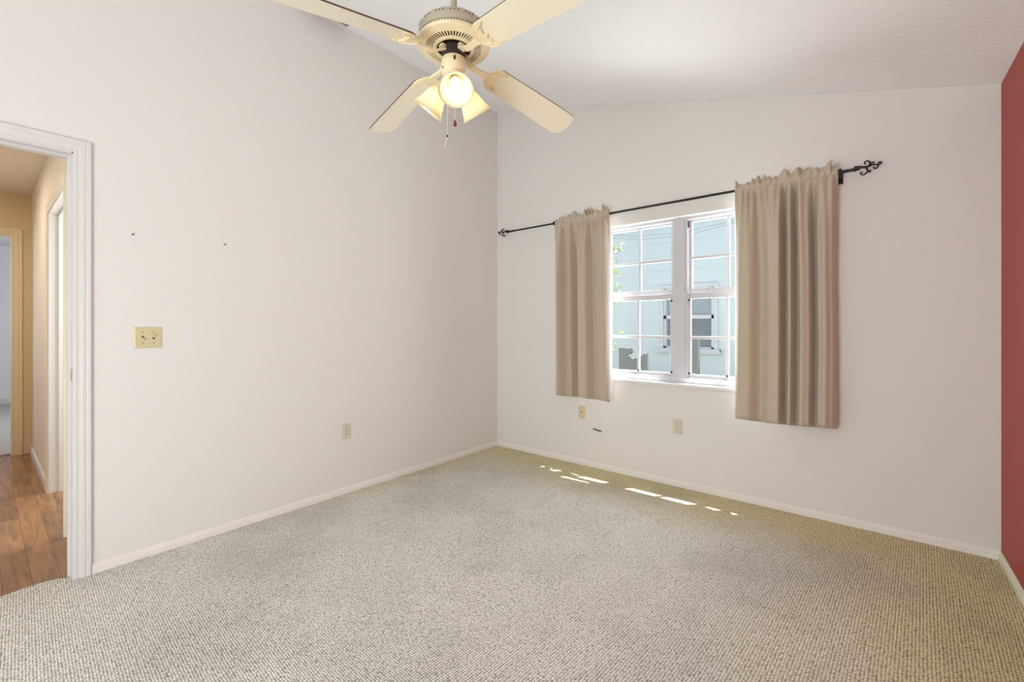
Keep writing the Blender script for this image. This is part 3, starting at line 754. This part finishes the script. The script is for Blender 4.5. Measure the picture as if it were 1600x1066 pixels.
# three lamps: arm, bell shade, spiral bulb
A0 = math.atan2(-1.172, 1.255)+math.radians(4)
for k in range(3):
    a = A0+2*math.pi*k/3; e = Vector((math.cos(a), math.sin(a), 0)); dn = math.radians(52)
    ax = (math.cos(dn)*e-math.sin(dn)*Vector((0, 0, 1))).normalized()
    neck = Vector((FX, FY, 2.160))+.050*e+Vector((0, 0, .003))
    Ms = Matrix.Translation(neck) @ ax.to_track_quat('Z', 'Y').to_matrix().to_4x4() @ Matrix.Scale(1.08, 4)
    P_('lamp_arm', MB().tube([Vector((FX, FY, 2.178))+.02*e, neck-ax*.008], .011, 12).lathe([(.012, -.012), (.0185, -.008), (.0195, .014), (.017, .016)], 24, M=Ms), M_cream)
    prof = [(.0165, .006), (.022, .012), (.030, .022), (.036, .036), (.041, .054), (.047, .074), (.0545, .090), (.060, .099)]
    inn = [(r-.0025, z) for r, z in prof[::-1]]
    m = MB().lathe(prof+inn, 40, M=Ms)
    for i, vv in enumerate(m.v): pass
    sh = P_('lamp_shade', m, M_shade, angle=80)
    m = MB(); H = []
    for q in range(91):
        tt = q/90; an = 2*math.pi*3.2*tt; H.append(Ms @ Vector((.0135*math.cos(an), .0135*math.sin(an), .040+.052*tt)))
    m.tube(H, .0062, 8); m.lathe([(.0005, .099), (.008, .097), (.0135, .092), (.0140, .086)], 16, M=Ms)
    bu = m.build('bulb', M_bulb, smooth=True)
    bu.parent = sh; bu.matrix_parent_inverse = Matrix.Identity(4); bu['label'] = 'lit spiral bulb'
    so = MB().lathe([(.013, .004), (.014, .030), (.011, .040), (.0005, .041)], 20, M=Ms).build('socket', M_ivory2, smooth=True); so.parent = sh; so.matrix_parent_inverse = Matrix.Identity(4)

def chain(lat, fwd, z0, z1, material):
    rx, ry = math.cos(YAW), math.sin(YAW); wx, wy = -math.sin(YAW), math.cos(YAW)
    x, y = FX+lat*rx+fwd*wx, FY+lat*ry+fwd*wy
    m = MB().tube([(x, y, z0), (x, y, z1)], .0011, 6)
    n = int((z0-z1)/.006)
    for i in range(n):
        zc = z0-(i+.5)*(z0-z1)/n; m.lathe([(.0003, -.0018), (.0017, 0), (.0003, .0018)], 6, M=Matrix.Translation((x, y, zc)))
    return x, y, P_('pull_chain', m, material)
x, y, c1 = chain(-.0245, .0, 2.21, 1.966, M_rope)
o = MB().lathe([(.0005, .005), (.0035, .003), (.004, -.002), (.0005, -.005)], 10, M=Matrix.Translation((x, y, 1.962))).build('bead', M_dark, smooth=True); o.parent = c1; o.matrix_parent_inverse = Matrix.Identity(4)
o = MB().tube([(x, y, 1.960), (x-.005, y-.004, 1.935), (x-.010, y-.006, 1.921)], .0016, 6).build('cord_tail', M_string); o.parent = c1; o.matrix_parent_inverse = Matrix.Identity(4)
x, y, c2 = chain(.005, .0, 2.155, 2.022, M_rope)
o = MB().lathe([(.0005, .018), (.004, .010), (.007, -.004), (.006, -.009), (.0005, -.012)], 14, M=Matrix.Translation((x, y, 2.010))).build('pull_knob', M_red_bead, smooth=True); o.parent = c2; o.matrix_parent_inverse = Matrix.Identity(4)
o['label'] = 'dark red pull knob'

# ------------------------------------------------------------------ outside the window
struct(MB().box((-14, .16, -.35), (14, 14, -.25)).build('ground', mat('sandy_ground', (.42, .40, .36), .9, noise=(3, (.32, .33, .26), 5))), 'pale ground between the two houses', 'ground')
NY = 4.2
hs = empty('house', (0, NY, -.25), 'pale blue-white house wall seen through the window', 'house')
M_nwall = mat('pale_blue_siding', (.60, .655, .685), .7, bump=(25, .1, .01))
def ux(px, py, Y): a = unp(px, py, Y); return (a[0]+RC, a[1]+RZ)
nx0, nzt = ux(1037, 452, NY); nx1, _ = ux(1116, 452, NY); _, nzb = ux(1116, 546, NY)
m = MB(); m.box((-9, NY, -.3), (nx0, NY+.2, 5.5)); m.box((nx1, NY, -.3), (9, NY+.2, 5.5)); m.box((nx0, NY, -.3), (nx1, NY+.2, nzb)); m.box((nx0, NY, nzt), (nx1, NY+.2, 5.5))
for k in range(18): m.box((-9, NY-.006, .0+.24*k-.2), (9, NY, .006+.24*k-.2)) if not (nzb-.05 < .24*k-.2 < nzt+.05) else None
nw = m.build('wall', M_nwall)
rf = MB().prism([(-9.5, 5.4), (9.5, 5.4), (9.5, 5.6), (-9.5, 5.6)], NY-.1, NY+1.5, 'y').build('roof', mat('roof_grey', (.3, .3, .3), .8))
m = MB(); t = .05
m.box((nx0-.06, NY-.03, nzt), (nx1+.06, NY+.06, nzt+.06)); m.box((nx0-.06, NY-.03, nzb), (nx0, NY+.06, nzt)); m.box((nx1, NY-.03, nzb), (nx1+.06, NY+.06, nzt))
m.box((nx0, NY, nzt-.05), (nx1, NY+.05, nzt)); m.box((nx0, NY, nzb), (nx0+.045, NY+.05, nzt)); m.box((nx1-.045, NY, nzb), (nx1, NY+.05, nzt)); m.box((nx0, NY, nzb), (nx1, NY+.05, nzb+.03))
zm = nzb+(nzt-nzb)*.52; m.box((nx0, NY, zm-.03), (nx1, NY+.05, zm+.03))
nf = m.build('window', M_vinyl)
nb = MB()
for k in range(22): nb.box((nx0+.04, NY+.07, zm+k*.024), (nx1-.04, NY+.074, zm+k*.024+.02))
nbo = nb.build('blind', mat('grey_blind', (.36, .36, .38), .7))
nbk = MB()
for k in range(20): nbk.box((nx0+.04, NY+.075, nzb+.03+k*.026), (nx1-.04, NY+.08, nzb+.03+k*.026+.023))
nbk = nbk.build('lower_screen', mat('dark_screen', (.16, .155, .165), .6, noise=(14, (.24, .23, .23), 3)))
ng = MB().box((nx0+.04, NY+.025, nzb+.02), (nx1-.04, NY+.028, nzt-.04)).build('pane', M_glass)
ns = MB().box((nx0-.10, NY-.07, nzb-.08), (nx1+.10, NY+.02, nzb)).box((nx0-.10, NY-.09, nzb-.035), (nx1+.10, NY+.02, nzb-.005)).build('window_sill', M_vinyl)
adopt(hs, nw, rf, nf, ns)
for k in (nbo, nbk, ng): k.parent = nf; k.matrix_parent_inverse = Matrix.Identity(4)

# overhead wires
M_wire = mat('wire_grey', (.40, .43, .44), .6)
def wire(pts, label):
    Y = NY-.25; Q = bez([(ux(px, py, Y)[0], Y, ux(px, py, Y)[1]) for px, py in pts], 10)
    Q = [Q[0]+Vector((-.15, .246, .02))]+Q+[Q[-1]+Vector((.15, .246, .02))]
    o = MB().tube(Q, .0055, 6).build('overhead_wire', M_wire, smooth=True); tag(o, label, 'wire', 'overhead wires')
wire([(860, 360), (960, 367.5), (1000, 368.5), (1045, 365), (1078, 360), (1130, 349), (1150, 344), (1260, 315)], 'upper of two sagging wires outside the window top')
wire([(860, 365), (960, 372), (1000, 373.5), (1045, 370.5), (1078, 366), (1130, 353), (1150, 347.5), (1260, 316)], 'lower of two sagging wires outside the window top')

# leafy shrub by the left curtain
M_leaf = mat('leaf_green', (.34, .46, .17), .5, noise=(40, (.46, .55, .28), 2))
sh = empty('shrub', (.1, 2.2, -.25), 'slender leafy green shrub outside beside the left curtain', 'shrub')
SY = 2.2
stem = MB(); R = random.Random(4); lf = MB()
trunk = bez([(ux(px, py, SY)[0], SY, ux(px, py, SY)[1]) for px, py in ((936, 640), (940, 560), (946, 500), (948, 450), (950, 405), (953, 385))], 8)
stem.tube([(trunk[0].x, SY, -.25)]+trunk, .007, 6)
def leaf(c, d, L):
    d = d.normalized(); s = d.cross(Vector((R.uniform(-1, 1), R.uniform(-1, 1), R.uniform(-.3, 1)))).normalized(); n = d.cross(s)
    v = [c, c+d*L*.35+s*L*.24, c+d*L, c+d*L*.35-s*L*.24, c+d*L*.45+n*L*.08]
    lf.add(v, [(0, 1, 4), (1, 2, 4), (2, 3, 4), (3, 0, 4)])
for k in range(46):
    p = trunk[R.randrange(8, len(trunk))]; th = R.uniform(0, 6.28)
    q = p+Vector((R.uniform(-.06, .20), R.uniform(-.1, .1), R.uniform(-.05, .07)))
    stem.tube([p, q], .0025, 4)
    for j in range(5): leaf(q+Vector((R.uniform(-.03, .03), R.uniform(-.03, .03), R.uniform(-.03, .03))), Vector((R.uniform(-1, 1), R.uniform(-1, 1), R.uniform(-.5, .8))), R.uniform(.04, .075))
for (px, py) in ((962, 468), (968, 470), (974, 472), (964, 476)):
    x_, z_ = ux(px, py, SY)
    for j in range(4): leaf(Vector((x_+R.uniform(-.02, .02), SY+R.uniform(-.03, .03), z_+R.uniform(-.02, .02))), Vector((R.uniform(-.3, 1), R.uniform(-.5, .5), R.uniform(-.5, .5))), R.uniform(.03, .05))
x_, z_ = ux(970, 472, SY); stem.tube([trunk[-14], Vector((x_, SY, z_))], .003, 4)
so_ = stem.build('stem', mat('stem_brown', (.20, .15, .09), .8)); lo_ = lf.build('foliage', M_leaf); adopt(sh, so_, lo_)

# unidentified dark grey low shapes outside, built as a ragged board and post
M_char = mat('charcoal_board', (.11, .12, .125), .7, noise=(9, (.17, .175, .18), 4))
FYY = 2.6
out = [(967, 640), (967, 544), (974, 543.5), (982, 545), (987, 544), (988, 549), (985, 553), (980, 555), (977, 553), (979, 557), (984, 558), (988, 561), (994, 560), (1000, 558), (1004, 555), (1007, 552.5), (1008, 553.5), (1011, 553), (1011, 640)]
pl = [(ux(px, py, FYY)[0], max(-.25, ux(px, py, FYY)[1]) if py < 600 else -.25) for px, py in out]
o = MB().prism(pl, FYY, FYY+.05, 'y').build('dark_board', M_char); tag(o, 'dark grey ragged-topped board standing outside behind the lower left sash', 'fence board')  # unidentified dark low shape, not known to be a fence
pp = [(ux(px, py, FYY)[0], ux(px, py, FYY)[1] if py < 600 else -.25) for px, py in ((1079, 640), (1079, 527), (1090, 527.5), (1090, 640))]
o = MB().prism(pp, FYY, FYY+.09, 'y').build('dark_post', M_char); tag(o, 'dark grey square post outside below the house window', 'post')
